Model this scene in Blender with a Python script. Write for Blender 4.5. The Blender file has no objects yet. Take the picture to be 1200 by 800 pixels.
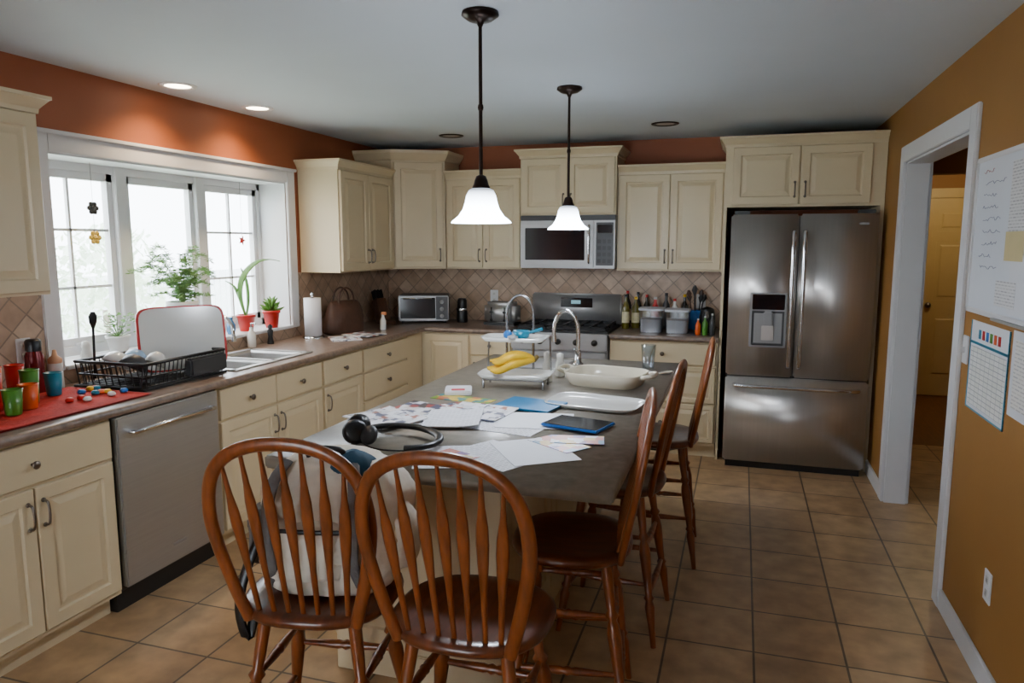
import bpy, bmesh, math, random
from mathutils import Vector, Matrix, noise
random.seed(4)
sc=bpy.context.scene
R=math.radians
def c(r,g,b):
    f=lambda x:(x/255/12.92 if x/255<=.04045 else ((x/255+.055)/1.055)**2.4)
    return (f(r),f(g),f(b),1)
# ---------------------------------------------------------------- materials
def nmat(name,col,rough=.5,metal=0,var=.08,scale=6,bump=0,bscale=60,stretch=(1,1,1),coat=0,es=0,ecol=None,trans=0,alpha=1,rvar=0,spec=.5,aniso=0,ezr=None):
    m=bpy.data.materials.new(name); m.use_nodes=True
    nt=m.node_tree; N=nt.nodes; L=nt.links; p=N['Principled BSDF']
    tc=N.new('ShaderNodeTexCoord'); mp=N.new('ShaderNodeMapping'); mp.inputs['Scale'].default_value=stretch
    L.new(tc.outputs['Object'],mp.inputs['Vector'])
    nz=N.new('ShaderNodeTexNoise'); nz.inputs['Scale'].default_value=scale; nz.inputs['Detail'].default_value=5
    L.new(mp.outputs[0],nz.inputs['Vector'])
    cr=N.new('ShaderNodeValToRGB')
    cr.color_ramp.elements[0].position=.3; cr.color_ramp.elements[1].position=.7
    cr.color_ramp.elements[0].color=[x*(1-var) for x in col[:3]]+[1]
    cr.color_ramp.elements[1].color=[min(1,x*(1+var)) for x in col[:3]]+[1]
    L.new(nz.outputs['Fac'],cr.inputs[0]); L.new(cr.outputs[0],p.inputs['Base Color'])
    p.inputs['Roughness'].default_value=rough; p.inputs['Metallic'].default_value=metal
    p.inputs['Coat Weight'].default_value=coat; p.inputs['Coat Roughness'].default_value=.15
    p.inputs['Transmission Weight'].default_value=trans; p.inputs['Alpha'].default_value=alpha
    p.inputs['Specular IOR Level'].default_value=spec
    if aniso: p.inputs['Anisotropic'].default_value=aniso
    if es: 
        p.inputs['Emission Color'].default_value=ecol or col; p.inputs['Emission Strength'].default_value=es
    if ezr: # glass glows more near the bulb: emission ramps along the shade's own height
        s=N.new('ShaderNodeSeparateXYZ'); L.new(tc.outputs['Object'],s.inputs[0])
        mr=N.new('ShaderNodeMapRange'); mr.inputs['From Min'].default_value=ezr[0]; mr.inputs['From Max'].default_value=ezr[1]
        mr.inputs['To Min'].default_value=ezr[2]; mr.inputs['To Max'].default_value=ezr[3]
        L.new(s.outputs[2],mr.inputs[0]); L.new(mr.outputs[0],p.inputs['Emission Strength'])
    if bump:
        n2=N.new('ShaderNodeTexNoise'); n2.inputs['Scale'].default_value=bscale; L.new(mp.outputs[0],n2.inputs['Vector'])
        bp=N.new('ShaderNodeBump'); bp.inputs['Strength'].default_value=bump; bp.inputs['Distance'].default_value=.01
        L.new(n2.outputs['Fac'],bp.inputs['Height']); L.new(bp.outputs[0],p.inputs['Normal'])
    if rvar:
        mr=N.new('ShaderNodeMapRange'); mr.inputs['To Min'].default_value=max(0,rough-rvar); mr.inputs['To Max'].default_value=rough+rvar
        L.new(nz.outputs['Fac'],mr.inputs[0]); L.new(mr.outputs[0],p.inputs['Roughness'])
    return m
def tilemat(name,axes,size,c1,c2,cm,mortar,rot,off,rough,var=.5,nscale=7):
    m=bpy.data.materials.new(name); m.use_nodes=True
    nt=m.node_tree; N=nt.nodes; L=nt.links; p=N['Principled BSDF']
    g=N.new('ShaderNodeNewGeometry'); s=N.new('ShaderNodeSeparateXYZ'); cb=N.new('ShaderNodeCombineXYZ')
    L.new(g.outputs['Position'],s.inputs[0])
    L.new(s.outputs[axes[0]],cb.inputs[0]); L.new(s.outputs[axes[1]],cb.inputs[1])
    mp=N.new('ShaderNodeMapping'); mp.inputs['Rotation'].default_value=(0,0,rot); mp.inputs['Location'].default_value=(off[0],off[1],0)
    L.new(cb.outputs[0],mp.inputs[0])
    b=N.new('ShaderNodeTexBrick'); b.offset=0; b.squash=1
    b.inputs['Scale'].default_value=1; b.inputs['Brick Width'].default_value=size; b.inputs['Row Height'].default_value=size
    b.inputs['Mortar Size'].default_value=mortar; b.inputs['Mortar Smooth'].default_value=.2
    b.inputs['Color1'].default_value=c1; b.inputs['Color2'].default_value=c2; b.inputs['Mortar'].default_value=cm
    L.new(mp.outputs[0],b.inputs['Vector'])
    nz=N.new('ShaderNodeTexNoise'); nz.inputs['Scale'].default_value=nscale; nz.inputs['Detail'].default_value=6
    L.new(g.outputs['Position'],nz.inputs['Vector'])
    mr=N.new('ShaderNodeMapRange'); mr.inputs['From Min'].default_value=.3; mr.inputs['From Max'].default_value=.7
    mr.inputs['To Min'].default_value=1-var*.5; mr.inputs['To Max'].default_value=1+var*.35
    L.new(nz.outputs['Fac'],mr.inputs[0])
    mx=N.new('ShaderNodeVectorMath'); mx.operation='SCALE'
    L.new(b.outputs['Color'],mx.inputs[0]); L.new(mr.outputs[0],mx.inputs['Scale']); L.new(mx.outputs[0],p.inputs['Base Color'])
    p.inputs['Roughness'].default_value=rough
    bp=N.new('ShaderNodeBump'); bp.invert=True; bp.inputs['Strength'].default_value=.5; bp.inputs['Distance'].default_value=.004
    L.new(b.outputs['Fac'],bp.inputs['Height']); L.new(bp.outputs[0],p.inputs['Normal'])
    return m
def printmat(name,cols,scale=14,rough=.35,lines=False,cell=(.034,.011,.0036)):
    m=bpy.data.materials.new(name); m.use_nodes=True
    nt=m.node_tree; N=nt.nodes; L=nt.links; p=N['Principled BSDF']
    tc=N.new('ShaderNodeTexCoord')
    if lines:
        b=N.new('ShaderNodeTexBrick'); b.inputs['Scale'].default_value=1; b.inputs['Brick Width'].default_value=cell[0]; b.inputs['Row Height'].default_value=cell[1]
        b.inputs['Mortar Size'].default_value=cell[2]; b.inputs['Color1'].default_value=cols[1]; b.inputs['Color2'].default_value=cols[2]; b.inputs['Mortar'].default_value=cols[0]
        if isinstance(lines,tuple):
            g=N.new('ShaderNodeSeparateXYZ'); L.new(tc.outputs['Object'],g.inputs[0]); cb=N.new('ShaderNodeCombineXYZ')
            L.new(g.outputs[1],cb.inputs[0]);L.new(g.outputs[2],cb.inputs[1]);L.new(cb.outputs[0],b.inputs['Vector']); b.offset=lines[0]
        else: L.new(tc.outputs['Object'],b.inputs['Vector'])
        L.new(b.outputs['Color'],p.inputs['Base Color'])
    else:
        v=N.new('ShaderNodeTexVoronoi'); v.distance='CHEBYCHEV'; v.inputs['Scale'].default_value=scale
        L.new(tc.outputs['Object'],v.inputs['Vector'])
        sp=N.new('ShaderNodeSeparateColor'); L.new(v.outputs['Color'],sp.inputs[0])
        cr=N.new('ShaderNodeValToRGB'); cr.color_ramp.interpolation='CONSTANT'
        el=cr.color_ramp.elements
        while len(el)<len(cols): el.new(.5)
        for i,k in enumerate(cols): el[i].position=i/len(cols); el[i].color=k
        L.new(sp.outputs[0],cr.inputs[0]); L.new(cr.outputs[0],p.inputs['Base Color'])
    p.inputs['Roughness'].default_value=rough
    return m
def glassmat(name,col=(1,1,1,1),mix=.08,rough=.02):
    m=bpy.data.materials.new(name); m.use_nodes=True
    nt=m.node_tree; N=nt.nodes; L=nt.links; N.remove(N['Principled BSDF'])
    o=N['Material Output']; t=N.new('ShaderNodeBsdfTransparent'); g=N.new('ShaderNodeBsdfGlossy'); x=N.new('ShaderNodeMixShader')
    t.inputs[0].default_value=col; g.inputs['Roughness'].default_value=rough; x.inputs[0].default_value=mix
    L.new(t.outputs[0],x.inputs[1]); L.new(g.outputs[0],x.inputs[2]); L.new(x.outputs[0],o.inputs[0])
    return m
CREAM=nmat('cream_paint',c(210,193,158),.36,var=.03,scale=3)
TERRA=nmat('terracotta_paint',c(156,86,50),.55,var=.04,scale=2,bump=.05,bscale=150)
GOLD=nmat('mustard_wall',c(154,108,50),.6,var=.05,scale=2,bump=.05,bscale=150)  # golden tone for the right and hall walls
CEIL=nmat('ceiling_paint',c(204,212,219),.8,var=.02,scale=2,bump=.05,bscale=120)
WHITE=nmat('white_trim_paint',c(216,216,218),.4,var=.02)
FLOOR=tilemat('floor_tile',(0,1),.335,c(184,152,114),c(170,136,98),c(98,80,62),.005,0,(-.104+3.35,-3.14+6.7),.38,var=.5,nscale=9)
SPL_B=tilemat('backsplash_tile_back',(0,2),.105,c(188,162,138),c(166,138,114),c(138,120,102),.004,R(45),(0,0),.35,var=.4,nscale=14)
SPL_L=tilemat('backsplash_tile_left',(1,2),.105,c(188,162,138),c(166,138,114),c(138,120,102),.004,R(45),(0,0),.35,var=.4,nscale=14)
COUNTER=nmat('counter_laminate',c(122,104,92),.34,var=.3,scale=30,coat=.2)
ISLTOP=nmat('island_laminate',c(136,130,118),.36,var=.16,scale=26,coat=.12)
STEEL=nmat('stainless_steel',c(200,196,192),.33,.8,var=.03,scale=2,stretch=(30,30,1),aniso=.6)
STEELH=nmat('stainless_horizontal',c(192,192,192),.42,.88,var=.04,scale=3,stretch=(1,1,30))
STEELF=nmat('stainless_front',c(170,170,170),.45,.8,var=.04,scale=3,stretch=(1,1,30))
CHROME=nmat('chrome',c(215,215,218),.12,1,var=.02)
NICKEL=nmat('brushed_nickel',c(120,112,104),.3,1,var=.05)
BLACK=nmat('black_plastic',c(18,18,20),.35,var=.1)
BGLASS=nmat('black_glass',c(14,15,20),.08,var=.05,coat=.5)
DGREY=nmat('dark_grey_plastic',c(58,58,60),.4,var=.08)
LGREY=nmat('light_grey_plastic',c(150,150,150),.4,var=.05)
WOOD=nmat('honey_oak',c(132,68,27),.3,var=.3,scale=9,stretch=(6,6,1),coat=.3)
WOODS=nmat('honey_oak_seat',c(104,52,24),.28,var=.3,scale=7,stretch=(8,1,1),coat=.35)
WOODFL=nmat('wood_floor',c(110,66,36),.35,var=.3,scale=6,stretch=(8,1,1))
BRONZE=nmat('oil_rubbed_bronze',c(44,30,24),.35,.7,var=.1)
SHADE=nmat('frosted_glass_shade',c(225,228,245),.4,var=.02,es=8,ecol=(.76,.87,1,1),ezr=(1.775,1.69,.7,26))
LAMPON=nmat('lamp_lit',c(255,240,215),.5,var=.01,es=16,ecol=(1,.84,.62,1))
LAMPOFF=nmat('lamp_unlit',c(190,180,170),.3,var=.03)
PORC=nmat('white_porcelain',c(222,222,218),.16,var=.02,coat=.4)
CERAM=nmat('cream_stoneware',c(220,212,190),.22,var=.03,coat=.3)
PAPERW=nmat('white_paper',c(222,224,230),.6,var=.02)
GLASS=glassmat('clear_window_glass')
CLEAR=glassmat('clear_drinkware',(.86,.9,.92,1),.22,.05)
TUB=glassmat('clear_plastic_tub',(.8,.84,.88,1),.3,.25)
RED=nmat('red_plastic',c(190,26,22),.3,var=.08); REDC=nmat('red_cloth',c(176,30,20),.85,var=.25,scale=12,bump=.4,bscale=80)
ORANGE=nmat('orange_plastic',c(226,92,22),.3,var=.06); GREENP=nmat('green_plastic',c(70,130,40),.3,var=.06)
TEAL=nmat('teal_plastic',c(20,126,156),.3,var=.06); BLUE=nmat('blue_plastic',c(30,110,190),.3,var=.06)
YEL=nmat('banana_yellow',c(226,182,30),.45,var=.14,scale=20); LEAF=nmat('leaf_green',c(84,130,50),.5,var=.3,scale=12)
LEAFL=nmat('feathery_leaf',c(110,150,84),.6,var=.3,scale=10); SOIL=nmat('soil',c(50,34,24),.9,var=.4,scale=60)
SHRUB=nmat('overexposed_shrub_leaf',c(212,226,206),.7,var=.15,scale=3)  # leaf colour whitened so the shrub looks overexposed through the window
BROWN=nmat('brown_leather',c(72,46,32),.5,var=.25,scale=10,bump=.3,bscale=50)
KNIFEB=nmat('walnut_block',c(70,40,22),.4,var=.3,stretch=(8,8,1))
BAGW=nmat('backpack_canvas',c(220,210,192),.8,var=.14,scale=10,bump=.6,bscale=22)
BAGG=nmat('backpack_grey',c(104,100,98),.8,var=.14,scale=14,bump=.4,bscale=60)
BAGB=nmat('backpack_navy',c(30,70,92),.8,var=.2,scale=14)
OIL=nmat('olive_oil_glass',c(92,84,18),.1,var=.1,coat=.5); DGLASS=nmat('dark_bottle_glass',c(26,20,14),.1,var=.1,coat=.5)
PAPTXT=printmat('printed_text_paper',[c(226,228,234),c(158,158,166),c(206,206,214)],lines=True)
MAG1=printmat('magazine_print',[c(220,220,222),c(150,70,64),c(84,88,110),c(210,204,200),c(220,220,226),c(150,158,172),c(230,228,228),c(222,222,226),c(76,72,72)],28)
MAG2=printmat('magazine_print_b',[c(228,228,232),c(206,206,210),c(100,104,124),c(230,226,224),c(222,222,226),c(170,116,100),c(230,230,236)],32)
MAG3=printmat('leaflet_print',[c(140,120,170),c(216,186,120),c(200,130,120),c(110,146,176),c(220,220,230),c(230,230,236)],22)
CHART=printmat('chart_print',[c(150,154,160),c(236,236,234),c(226,228,222)],lines=(0,),cell=(.05,.019,.0014))
CAL=printmat('notice_print',[c(228,226,222),c(176,176,182),c(208,204,200)],lines=(.5,),cell=(.05,.013,.0045))
GRASS=nmat('lawn',c(200,212,190),.9,var=.15,scale=3); FENCE=nmat('fence_white',c(228,231,236),.6,var=.05)  # lawn green is paled too, overexposure put into its colour
TRUNK=nmat('bark',c(150,140,130),.9,var=.3)
# ---------------------------------------------------------------- builder
class B:
    def __init__(s,name,loc=(0,0,0),rz=0,tilt=None):
        s.name=name;s.loc=loc;s.rz=rz;s.tilt=tilt;s.v=[];s.f=[];s.m=[];s.s=[];s.mats=[]
    def add(s,vs,fs,mat,sm=False,M=None):
        if mat not in s.mats: s.mats.append(mat)
        k=s.mats.index(mat);o=len(s.v)
        for v in vs:
            v=Vector(v); s.v.append(tuple(M@v) if M else tuple(v))
        for f in fs: s.f.append([i+o for i in f]);s.m.append(k);s.s.append(sm)
    def box(s,x0,y0,z0,x1,y1,z1,mat,bev=0,M=None,seg=2):
        if x0>x1:x0,x1=x1,x0
        if y0>y1:y0,y1=y1,y0
        if z0>z1:z0,z1=z1,z0
        if not bev:
            vs=[(x0,y0,z0),(x1,y0,z0),(x1,y1,z0),(x0,y1,z0),(x0,y0,z1),(x1,y0,z1),(x1,y1,z1),(x0,y1,z1)]
            fs=[(0,3,2,1),(4,5,6,7),(0,1,5,4),(1,2,6,5),(2,3,7,6),(3,0,4,7)]
            s.add(vs,fs,mat,False,M);return
        bm=bmesh.new();bmesh.ops.create_cube(bm,size=1)
        for v in bm.verts: v.co=Vector(((x0+x1)/2+v.co.x*(x1-x0),(y0+y1)/2+v.co.y*(y1-y0),(z0+z1)/2+v.co.z*(z1-z0)))
        bmesh.ops.bevel(bm,geom=bm.edges[:],offset=min(bev,(x1-x0)*.45,(y1-y0)*.45,(z1-z0)*.45),segments=seg,affect='EDGES',clamp_overlap=True)
        bm.verts.index_update()
        s.add([v.co.copy() for v in bm.verts],[[v.index for v in f.verts] for f in bm.faces],mat,seg>2,M);bm.free()
    def rings(s,rs,mat,sm=True,caps=True,M=None,closed=False):
        n=len(rs[0]);vs=[p for r in rs for p in r];fs=[]
        K=len(rs) if closed else len(rs)-1
        for i in range(K):
            for j in range(n):
                a=i*n+j;b2=i*n+(j+1)%n;i2=(i+1)%len(rs)
                fs.append((a,b2,i2*n+(j+1)%n,i2*n+j))
        s.add(vs,fs,mat,sm,M)
        if caps and not closed:
            s.add(rs[0],[list(range(n))[::-1]],mat,False,M); s.add(rs[-1],[list(range(n))],mat,False,M)
    def lathe(s,prof,mat,n=24,at=(0,0,0),caps=True,M=None):
        s.rings([[(at[0]+r*math.cos(2*math.pi*j/n),at[1]+r*math.sin(2*math.pi*j/n),at[2]+z) for j in range(n)] for r,z in prof],mat,True,caps,M)
    def tube(s,pts,r,mat,n=8,ry=None,ref=None,closed=False,M=None,caps=True):
        pts=[Vector(p) for p in pts];K=len(pts);rs=[]
        rr=r if isinstance(r,(list,tuple)) else [r]*K
        r2=rr if ry is None else (ry if isinstance(ry,(list,tuple)) else [ry]*K)
        u=None
        for i,p in enumerate(pts):
            if closed: t=(pts[(i+1)%K]-pts[i-1])
            else: t=pts[min(i+1,K-1)]-pts[max(i-1,0)]
            t.normalize()
            if ref is not None: u=Vector(ref)
            elif u is None: u=Vector((0,0,1)) if abs(t.z)<.9 else Vector((1,0,0))
            u=(u-t*u.dot(t)); 
            if u.length<1e-6: u=t.orthogonal()
            u.normalize();w=t.cross(u)
            rs.append([tuple(p+u*rr[i]*math.cos(2*math.pi*j/n)+w*r2[i]*math.sin(2*math.pi*j/n)) for j in range(n)])
        s.rings(rs,mat,True,caps,M,closed)
    def cyl(s,p0,p1,r,mat,n=16,r1=None,M=None):
        s.tube([p0,p1],[r,r if r1 is None else r1],mat,n,M=M)
    def turned(s,p0,p1,prof,mat,n=12):
        p0=Vector(p0);p1=Vector(p1); s.tube([p0.lerp(p1,t) for t,r in prof],[r for t,r in prof],mat,n)
    def quadloops(s,loops,mat,M=None,cap=True):
        s.rings(loops,mat,False,False,M)
        if cap: s.add(loops[-1],[(0,1,2,3)],mat,False,M)
    def build(s):
        me=bpy.data.meshes.new(s.name);me.from_pydata(s.v,[],s.f)
        for m in s.mats: me.materials.append(m)
        for i,p in enumerate(me.polygons): p.material_index=s.m[i];p.use_smooth=s.s[i]
        bm=bmesh.new();bm.from_mesh(me);bmesh.ops.recalc_face_normals(bm,faces=bm.faces[:]);bm.to_mesh(me);bm.free()
        o=bpy.data.objects.new(s.name,me);sc.collection.objects.link(o)
        o.location=s.loc
        o.rotation_euler=(s.tilt[0],s.tilt[1],R(s.rz)) if s.tilt else (0,0,R(s.rz))
        return o
def cat(P,k=5,closed=False):
    P=[Vector(p) for p in P];out=[];n=len(P)
    rng=range(n) if closed else range(n-1)
    for i in rng:
        p1=P[i];p2=P[(i+1)%n];p0=P[i-1] if (i>0 or closed) else p1;p3=P[(i+2)%n] if (i+2<n or closed) else p2
        for j in range(k):
            t=j/k;out.append(.5*((2*p1)+(p2-p0)*t+(2*p0-5*p1+4*p2-p3)*t*t+(3*p1-p0-3*p2+p3)*t**3))
    if not closed: out.append(P[-1])
    return out
def sup(cx,cy,z,a,b,p=2.6,n=36):
    o=[]
    for j in range(n):
        t=2*math.pi*j/n;ct,st=math.cos(t),math.sin(t)
        o.append((cx+a*math.copysign(abs(ct)**(2/p),ct),cy+b*math.copysign(abs(st)**(2/p),st),z))
    return o
def T(x,y,z,rz=0,rx=0,ry=0): return Matrix.Translation((x,y,z))@Matrix.Rotation(R(rz),4,'Z')@Matrix.Rotation(R(ry),4,'Y')@Matrix.Rotation(R(rx),4,'X')
# ---------------------------------------------------------------- room shell
XL,XR,YB,ZC=-3.08,.89,6.0,2.40
def boxes(name,lst,mat,bev=0):
    b=B(name)
    for l in lst: b.box(*l[:6],l[6] if len(l)>6 else mat,bev)
    return b.build()
boxes('floor',[(-3.36,-2.6,-.1,2.9,6.3,0)],FLOOR)
boxes('hall_floor',[(.89,6.3,-.1,2.9,8.6,.002)],WOODFL)
boxes('ceiling',[(-3.36,-2.6,ZC,2.9,8.6,ZC+.1)],CEIL)
wy0,wy1,wz0,wz1=2.62,4.47,1.0,2.0
boxes('wall_left',[(-3.36,-2.6,0,XL,wy0,ZC),(-3.36,wy1,0,XL,6.12,ZC),(-3.36,wy0,0,XL,wy1,wz0-.02),(-3.36,wy0,wz1,XL,wy1,ZC)],TERRA)
boxes('wall_back',[(XL,YB,0,1.01,YB+.12,ZC)],TERRA)
dy0,dy1,dz=3.50,4.80,2.05
boxes('wall_right',[(XR,-2.6,0,XR+.12,dy0,ZC),(XR,dy1,0,XR+.12,YB,ZC),(XR,dy0,dz,XR+.12,dy1,ZC)],GOLD)
boxes('wall_rear',[(-3.08,-2.6,0,-2.1,-2.48,ZC),(-.7,-2.6,0,XR,-2.48,ZC),(-2.1,-2.6,2.1,-.7,-2.48,ZC)],TERRA)  # gap in this unseen wall is added to admit sky light
boxes('wall_hall',[(2.75,2.4,0,2.9,8.6,ZC),(1.01,8.45,0,2.75,8.6,ZC),(.89,6.12,0,1.01,8.6,ZC),(1.01,2.4,0,2.75,2.52,ZC),(1.01,6.3,2.10,2.75,6.42,ZC)],GOLD)
b=B('added_rear_glazing')  # unseen glazed opening, added behind the camera as a source of sky fill
for x0,x1 in ((-2.1,-2.02),(-1.44,-1.36),(-.78,-.7)): b.box(x0,-2.58,0,x1,-2.5,2.1,WHITE)
b.box(-2.1,-2.58,0,-.7,-2.5,.08,WHITE);b.box(-2.1,-2.58,2.02,-.7,-2.5,2.1,WHITE);b.box(-2.02,-2.55,.08,-.78,-2.545,2.02,GLASS);b.build()
b=B('window_1')
X0,X1=-3.35,-3.29
b.box(X0,wy0,wz0,X1,wy0+.04,wz1,WHITE);b.box(X0,wy1-.04,wz0,X1,wy1,wz1,WHITE)
b.box(X0,wy0,wz1-.05,X1,wy1,wz1,WHITE);b.box(X0,wy0,wz0,X1,wy1,wz0+.05,WHITE)
pw=(wy1-wy0)/3
for i in (1,2): b.box(X0-.01,wy0+pw*i-.04,wz0,X1+.015,wy0+pw*i+.04,wz1,WHITE,.004)
for i in range(3):
    a=wy0+pw*i+.04;e=wy0+pw*(i+1)-.04
    for q in ((a,wz0+.05,a+.035,wz1-.05),(e-.035,wz0+.05,e,wz1-.05),(a,wz0+.05,e,wz0+.09),(a,wz1-.09,e,wz1-.05)):
        b.box(X0+.01,q[0],q[1],X1-.012,q[2],q[3],WHITE)
    b.box(X0+.025,a,wz0+.06,X0+.029,e,wz1-.06,GLASS)
    if i!=1:
        b.box(X0+.018,(a+e)/2-.007,wz0+.06,X0+.036,(a+e)/2+.007,wz1-.06,WHITE)
    for k in (1,2):
        if i==1: continue
        z=wz0+.05+(wz1-wz0-.1)*k/3; b.box(X0+.018,a,z-.007,X0+.036,e,z+.007,WHITE)
    b.box(X1-.012,(a+e)/2-.04,wz0+.05,X1+.012,(a+e)/2+.04,wz0+.065,WHITE,.003)
b.build()
b=B('trim_1')
b.box(XL,wy0-.09,wz0-.02,XL+.02,wy0,wz1+.09,WHITE,.004);b.box(XL,wy1,wz0-.02,XL+.02,wy1+.09,wz1+.09,WHITE,.004)
b.box(XL,wy0,wz1,XL+.02,wy1,wz1+.09,WHITE,.004);b.box(XL,wy0-.1,wz1+.08,XL+.035,wy1+.1,wz1+.1,WHITE,.004)
b.box(-3.29,wy0,wz0-.02,XL+.03,wy1,wz0,WHITE,.004)
b.box(-3.29,wy0-.001,wz0,XL,wy0+.008,wz1,WHITE);b.box(-3.29,wy1-.008,wz0,XL,wy1+.001,wz1,WHITE);b.box(-3.29,wy0,wz1-.008,XL,wy1,wz1+.001,WHITE)
b.build()
b=B('trim_2')
cs=.09
for xx in ((XR-.018,XR),(XR+.12,XR+.138)):
    b.box(xx[0],dy0-cs,0,xx[1],dy0+.005,dz+cs,WHITE,.004);b.box(xx[0],dy1-.005,0,xx[1],dy1+cs,dz+cs,WHITE,.004);b.box(xx[0],dy0,dz-.005,xx[1],dy1,dz+cs,WHITE,.004)
b.box(XR,dy0-.002,0,XR+.12,dy0+.015,dz,WHITE);b.box(XR,dy1-.015,0,XR+.12,dy1+.002,dz,WHITE);b.box(XR,dy0,dz-.015,XR+.12,dy1,dz,WHITE)
b.build()
boxes('baseboard_right',[(XR-.015,-2.4,0,XR,dy0-cs,.09),(XR-.015,dy1+cs,0,XR,5.9,.09)],WHITE,.003)
boxes('baseboard_hall',[(1.01,8.43,0,1.65,8.45,.1),(2.73,2.6,0,2.75,8.4,.1)],WHITE,.003)
def rect(x0,z0,x1,z1,y): return [(x0,y,z0),(x1,y,z0),(x1,y,z1),(x0,y,z1)]
def panel(b,x0,z0,x1,z1,mat,M=None,y=0,th=.02,st=.052,raised=True):
    def L(i,d): return rect(x0+i,z0+i,x1-i,z1-i,y-d)
    lo=[L(0,0),L(0,th-.004),L(.004,th)]
    if raised: lo+=[L(st,th),L(st+.006,th-.009),L(st+.014,th-.009),L(st+.04,th-.001)]
    b.quadloops(lo,mat,M)
HALLW=nmat('hall_door_paint',c(206,180,124),.4,var=.03)
b=B('door_1',(1.78,8.44,0))
b.box(0,-.035,.01,.76,0,2.03,HALLW)
for x0,x1 in ((.1,.35),(.41,.66)):
    for z0,z1 in ((.2,.85),(1.0,1.6),(1.7,1.92)):
        b.quadloops([rect(x0,z0,x1,z1,-.036),rect(x0+.012,z0+.012,x1-.012,z1-.012,-.024),rect(x0+.05,z0+.05,x1-.05,z1-.05,-.042)],HALLW)
b.lathe([(.001,0),(.028,.0),(.03,.02),(.022,.04),(.001,.045)],NICKEL,16,M=T(.06,-.035,.95,rx=90))
b.box(-.1,-.03,0,-.005,.005,2.13,HALLW,.004);b.box(.765,-.03,0,.86,.005,2.13,HALLW,.004);b.box(-.1,-.03,2.035,.86,.005,2.13,HALLW,.004)
b.build()
# ---------------------------------------------------------------- cabinets
def pull(b,x,z,M,horizontal=False):
    a=.048
    pts=cat([(0,0,-a),(0,-.022,-a*.85),(0,-.028,0),(0,-.022,a*.85),(0,0,a)],4)
    MM=M@T(x,0,z)@(Matrix.Rotation(R(90),4,'Y') if horizontal else Matrix.Identity(4))
    b.tube([tuple(p) for p in pts],.0048,NICKEL,8,M=MM)
    for q in (-a,a): b.lathe([(.009,0),(.009,.004),(.006,.006)],NICKEL,10,M=MM@T(0,0,q)@Matrix.Rotation(R(90),4,'X'))
def knob(b,x,z,M):
    b.lathe([(.006,0),(.006,.012),(.015,.018),(.016,.024),(.011,.029),(.001,.030)],NICKEL,14,M=M@T(x,0,z)@Matrix.Rotation(R(90),4,'X'))
def items(b,its,M,y=0):
    for it in its:
        k,x0,z0,x1,z1,h=it
        panel(b,x0,z0,x1,z1,CREAM,M,y,st=.052 if k=='d' else .03,raised=(k=='d' or z1-z0>.2))
        MM=M@T(0,y-.02,0)
        if h=='k': knob(b,(x0+x1)/2,(z0+z1)/2,MM)
        elif h: 
            xx=x0+.028 if h[0]=='l' else x1-.028
            zz=z0+.10 if h[1]=='b' else z1-.10
            pull(b,xx,zz,MM)
def crown(b,x0,y0,x1,y1,z,l=1,r=1,M=None,mat=CREAM):
    def F(e,zz): return [(x0-e*l,y0-e,zz),(x1+e*r,y0-e,zz),(x1+e*r,y1,zz),(x0-e*l,y1,zz)]
    b.quadloops([F(0,z-.03),F(.008,z-.03),F(.01,z-.012),F(.022,z+.004),F(.038,z+.024),F(.044,z+.026),F(.044,z+.04)],mat,M)
I4=Matrix.Identity(4)
def cab(name,x,y,rz,w,d,z0,z1,its,toe=False,cr=None,sink=False):
    b=B(name,(x,y,0),rz)
    if sink:
        b.box(0,0,z0,w,d,.72,CREAM);b.box(0,0,.72,w,.02,z1,CREAM)
    else: b.box(0,0,z0,w,d,z1,CREAM)
    if toe: b.box(0,.07,0,w,d,z0,CREAM)
    items(b,its,I4)
    if cr: crown(b,0,0,w,d,z1,cr[0],cr[1])
    return b.build()
FX=-2.47; BD=-XL+FX-.01
def ld(w,g=.012,top=.855):
    m=w/2
    return [('w',g,.70,w-g,top,'k'),('d',g,.125,m-.003,.685,'rt'),('d',m+.003,.125,w-g,.685,'lt')]
cab('base_cabinet',FX,.80,90,.755,BD,.1,.87,ld(.755),True)
cab('base_cabinet',FX,1.56,90,.73,BD,.1,.87,ld(.73),True)
w=.945
cab('base_cabinet',FX,2.93,90,w,BD,.1,.87,[('w',.012,.70,w/2-.003,.855,'k'),('w',w/2+.003,.70,w-.012,.855,'k'),('d',.012,.125,w/2-.003,.685,'rt'),('d',w/2+.003,.125,w-.012,.685,'lt')],True,sink=True)
cab('base_cabinet',FX,3.88,90,.495,BD,.1,.87,[('w',.012,.70,.488,.855,'k'),('d',.012,.125,.488,.685,'lt')],True)
cab('base_cabinet',FX,4.38,90,.715,BD,.1,.87,[('w',.012,.70,.70,.855,'k'),('w',.012,.50,.70,.685,'k'),('w',.012,.30,.70,.485,'k'),('w',.012,.12,.70,.285,'k')],True)
cab('base_cabinet',FX,5.10,90,.285,BD,.1,.87,[],True)
BY=5.39
cab('base_cabinet',FX,BY,0,.77,.60,.1,.87,[('d',.03,.125,.41,.855,None),('w',.43,.70,.76,.855,'k'),('d',.43,.125,.76,.685,'lt')],True)
cab('base_cabinet',-.925,BY,0,.785,.60,.1,.87,[('w',.012,.70,.773,.855,'k'),('w',.012,.42,.773,.685,'k'),('w',.012,.125,.773,.405,'k')],True)
def ud(w,z0,z1,g=.012): return [('d',g,z0+.012,w/2-.002,z1-.035,'rb'),('d',w/2+.002,z0+.012,w-g,z1-.035,'lb')]
UX=-2.75;UD=.325
cab('wall_cabinet',UX,1.41,90,.90,UD,1.37,2.13,ud(.90,1.37,2.13),cr=(0,1))
cab('wall_cabinet',UX,4.62,90,.83,UD,1.37,2.13,ud(.83,1.37,2.13),cr=(1,0))
b=B('corner_wall_cabinet')
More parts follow.
